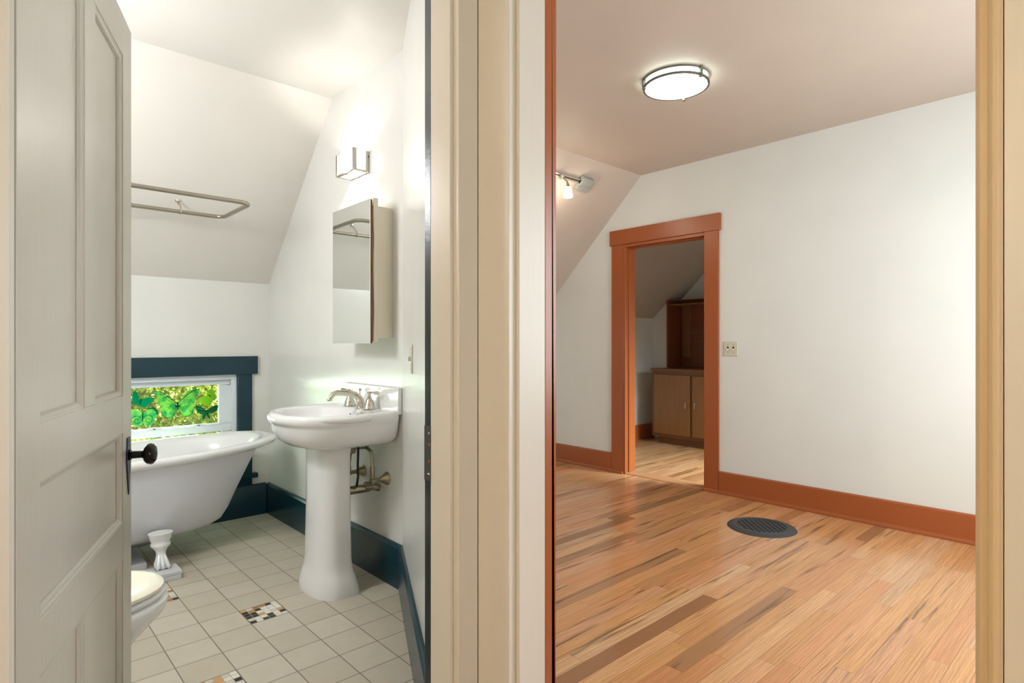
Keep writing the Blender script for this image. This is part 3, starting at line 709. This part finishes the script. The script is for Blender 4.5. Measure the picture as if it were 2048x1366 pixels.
struct('trim_18', M().box(4.368, 4.39, 2.332, 2.454, 0, 2.102).prism([(4.368, 0), (4.354, 0), (4.354, .016), (4.360, .025), (4.368, .028)], 2.332, 2.454, 'y'), m_orange, 'burnt orange right casing of the doorway', bevel=.002)
struct('trim_19', M().box(4.368, 4.39, 3.262, 3.394, 0, 2.102).prism([(4.368, 0), (4.354, 0), (4.354, .016), (4.360, .025), (4.368, .028)], 3.262, 3.394, 'y'), m_orange, 'burnt orange left casing of the doorway', bevel=.002)
struct('trim_20', M().box(4.372, 4.53, 3.243, 3.262, 0, 2.10).box(4.42, 4.46, 3.232, 3.243, 0, 2.08), m_orange, 'burnt orange left jamb of the doorway', bevel=.002)
struct('trim_21', M().box(4.372, 4.53, 2.44, 2.458, 0, 2.10).box(4.372, 4.53, 2.458, 3.243, 2.075, 2.10).box(4.42, 4.46, 2.458, 3.232, 2.063, 2.075), m_orange, bevel=.002)

# far room
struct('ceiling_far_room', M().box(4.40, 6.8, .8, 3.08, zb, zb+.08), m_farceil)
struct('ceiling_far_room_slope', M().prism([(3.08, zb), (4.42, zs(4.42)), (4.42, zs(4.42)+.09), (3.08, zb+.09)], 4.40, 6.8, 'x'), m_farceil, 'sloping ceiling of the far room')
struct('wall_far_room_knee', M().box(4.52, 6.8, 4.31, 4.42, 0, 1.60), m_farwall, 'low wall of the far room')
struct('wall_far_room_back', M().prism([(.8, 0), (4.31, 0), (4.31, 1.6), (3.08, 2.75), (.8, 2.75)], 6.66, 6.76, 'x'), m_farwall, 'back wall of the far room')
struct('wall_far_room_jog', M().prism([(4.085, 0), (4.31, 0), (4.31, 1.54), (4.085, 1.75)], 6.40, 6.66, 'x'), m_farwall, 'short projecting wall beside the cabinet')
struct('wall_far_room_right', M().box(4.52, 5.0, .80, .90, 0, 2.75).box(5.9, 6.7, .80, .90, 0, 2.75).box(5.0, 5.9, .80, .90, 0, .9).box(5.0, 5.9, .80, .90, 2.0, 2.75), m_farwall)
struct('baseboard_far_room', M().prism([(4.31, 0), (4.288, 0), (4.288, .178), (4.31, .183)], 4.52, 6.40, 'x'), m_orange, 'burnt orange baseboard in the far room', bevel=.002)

# cabinet in the far room
cb = thing('base_cabinet', 'low brown wooden cabinet with two doors in the far room', 'cabinet', (6.3, 3.5, 0))
obj('toe_kick', M().box(6.09, 6.60, 2.95, 4.02, 0, .085), m_oak, cb)
obj('cabinet_body', M().box(6.035, 6.64, 2.93, 4.075, .085, .868), m_oak, cb, bevel=.002)
obj('counter_top', M().box(6.01, 6.655, 2.92, 4.083, .869, .895), m_oak, cb, bevel=.003)
for (a, b, hy) in ((3.56, 4.035, 3.60), (3.02, 3.525, 3.485)):
    d_ = obj('cabinet_door', M().box(6.014, 6.0345, a, b, .125, .825), m_oakdoor, cb, bevel=.003)
    obj('pull_handle', M().tube([(6.014, hy, .525), (5.995, hy, .515), (5.988, hy, .48), (5.995, hy, .445), (6.014, hy, .435)], .0045, 8), m_nickel, d_, smooth=True)
hu = thing('hutch_shelf', 'tall reddish wooden open hutch standing on the cabinet', 'shelf', (6.5, 3.5, .9))
obj('side_panel', M().prism([(6.34, .897), (6.65, .897), (6.65, 1.735), (6.352, 1.735), (6.34, 1.722)], 4.045, 4.072, 'y'), m_cherry, hu, bevel=.003)
obj('side_panel', M().prism([(6.34, .897), (6.65, .897), (6.65, 1.735), (6.352, 1.735), (6.34, 1.722)], 2.95, 2.977, 'y'), m_cherry, hu, bevel=.003)
obj('shelf_board', M().box(6.36, 6.63, 2.977, 4.045, 1.665, 1.683), m_oak, hu, bevel=.002)
bkp = M().box(6.632, 6.652, 2.977, 4.045, .897, 1.75)
obj('back_boards', bkp, m_cherry, hu)
obj('stile', M().box(6.612, 6.6315, 3.90, 4.02, 1.02, 1.664), m_oak, hu, bevel=.002)
obj('rail', M().box(6.612, 6.6315, 2.977, 3.899, 1.30, 1.40), m_cherry, hu, bevel=.002)

# ------------------------------------------------------------------ bedroom fixtures
cl = thing('ceiling_light', 'round flush ceiling light with two metal rings in the bedroom', 'ceiling lamp', (2.93, 1.82, 2.7))
c_ = (2.93, 1.82)
obj('diffuser', M().lathe([(.166, 2.70), (.168, 2.658), (.166, 2.650), (.150, 2.646), (.11, 2.640), (.06, 2.637), (.005, 2.636)], (c_[0], c_[1], 0), n=64), m_bulb, cl, smooth=True, angle=60)
for z in (2.692, 2.656):
    obj('trim_ring', M().lathe([(.172, z-.0055), (.183, z-.0055), (.183, z+.0055), (.172, z+.0055), (.172, z-.0055)], (c_[0], c_[1], 0), n=64, cap=False), m_ring, cl, smooth=True, angle=30)
for a in (17.5, 137.5, 257.5):
    a = R(a); q = Matrix.Translation((c_[0], c_[1], 0)) @ Matrix.Rotation(a, 4, 'Z')
    obj('ring_clip', M().box(.172, .190, -.008, .008, 2.640, 2.699).xf(q), m_ring, cl, bevel=.001)
#light('ceiling_light_glow', 'POINT', (2.93, 1.82, 2.52), 14, (.96, 1, .97), .15)

tl = thing('track_light', 'grey track light with frosted glass spot on the sloping bedroom ceiling', 'track light', (3.3, 3.22, 2.56), (R(180-44), 0, 0))
# local: x along track, z away from the ceiling
def tz(h): return h
obj('track_bar', M().box(-1.2, .43, -.018, .018, 0, .020), m_track, tl, local=True, bevel=.001)
obj('track_slot', M().box(-1.2, .42, -.006, .006, .0195, .0212), m_slot, tl, local=True)
obj('feed_box', M().box(.40, .56, -.075, .018, .002, .036).box(.40, .53, -.02, .05, .002, .05), m_grey, tl, local=True, bevel=.003)
q = Matrix.Rotation(R(180-44), 4, 'X').inverted()
def loc_(x, y, z): return q @ (Vector((x, y, z))-Vector((3.3, 3.22, 2.56)))
for hx, nm in ((3.475, 1), (2.75, 0)):
    ad = obj('track_adapter', M().lathe([(.024, 0), (.024, .018), (.014, .028)], (hx-3.3, 0, .021), n=16), m_track, tl, local=True, smooth=True)
    P = [loc_(hx, 3.187, 2.528), loc_(hx+.02, 3.165, 2.50), loc_(hx+.035, 3.165, 2.475), loc_(hx+.035, 3.165, 2.455)]
    obj('spot_arm', M().tube(P, [.008, .007, .010, .018], 10), m_chrome, tl, local=True, smooth=True)
    dn = q @ Vector((0, 0, -1)); 
    obj('spot_glass', M().lathe([(.020, 0), (.026, .004), (.034, .045), (.038, .072), (.034, .080), (.006, .082)], loc_(hx+.035, 3.165, 2.452), dn, 24), m_spotglass, tl, local=True, smooth=True)
    light('track_spot_glow', 'POINT', (hx+.035, 3.165, 2.34), 2.2, (1, .9, .76), .03)

sw2 = thing('light_switch', 'double toggle almond switch plate on the white bedroom wall', 'light switch', (4.39, 2.235, 1.155))
obj('plate', M().box(4.3825, 4.3895, 2.177, 2.293, 1.098, 1.212), m_plate, sw2, bevel=.003)
for y in (2.212, 2.258):
    t_ = obj('toggle', M().box(4.370, 4.3825, y-.005, y+.005, 1.142, 1.156), m_lid, sw2, bevel=.0015)
    obj('toggle_slot', M().box(4.3818, 4.3826, y-.007, y+.007, 1.140, 1.172), m_slot, t_)
    for z in (1.125, 1.187): obj('screw', M().lathe([(.003, 0), (.003, .001)], (4.3825, y, z), (-1, 0, 0), 10), m_slot, sw2)

rg = thing('floor_register', 'round black iron floor register set in the oak floor', 'floor vent', (3.77, 1.71, 0))
gx, gy = 3.77, 1.71
obj('rim', M().lathe([(.150, .004), (.150, .0135), (.176, .0135), (.180, .010), (.192, .0095), (.205, .006), (.211, .0005), (.150, .0005), (.150, .004)], (gx, gy, 0), n=72, cap=False), m_iron, rg, smooth=True, angle=30)
obj('duct_shade_disc', M().lathe([(.155, .0006), (.155, .0012)], (gx, gy, 0), n=48), m_ductshade, rg)  # flat black disc paints the shade of an open duct, floor is uncut
gr = M(); nb = 10
for i in range(nb):
    t = -.150+.300*(i+.5)/nb; L_ = math.sqrt(max(0, .1515**2-t*t))
    for ang in (0, 90):
        q2 = Matrix.Translation((gx, gy, 0)) @ Matrix.Rotation(R(ang+45), 4, 'Z')
        b_ = M().box(-L_, L_, t-.0052, t+.0052, .0095+.0003*(ang > 0), .0115+.0003*(ang > 0)).xf(q2)
        tmp = bpy.data.meshes.new('t'); b_.bm.to_mesh(tmp); gr.bm.from_mesh(tmp); b_.bm.free(); bpy.data.meshes.remove(tmp)
obj('lattice', gr, m_iron, rg)
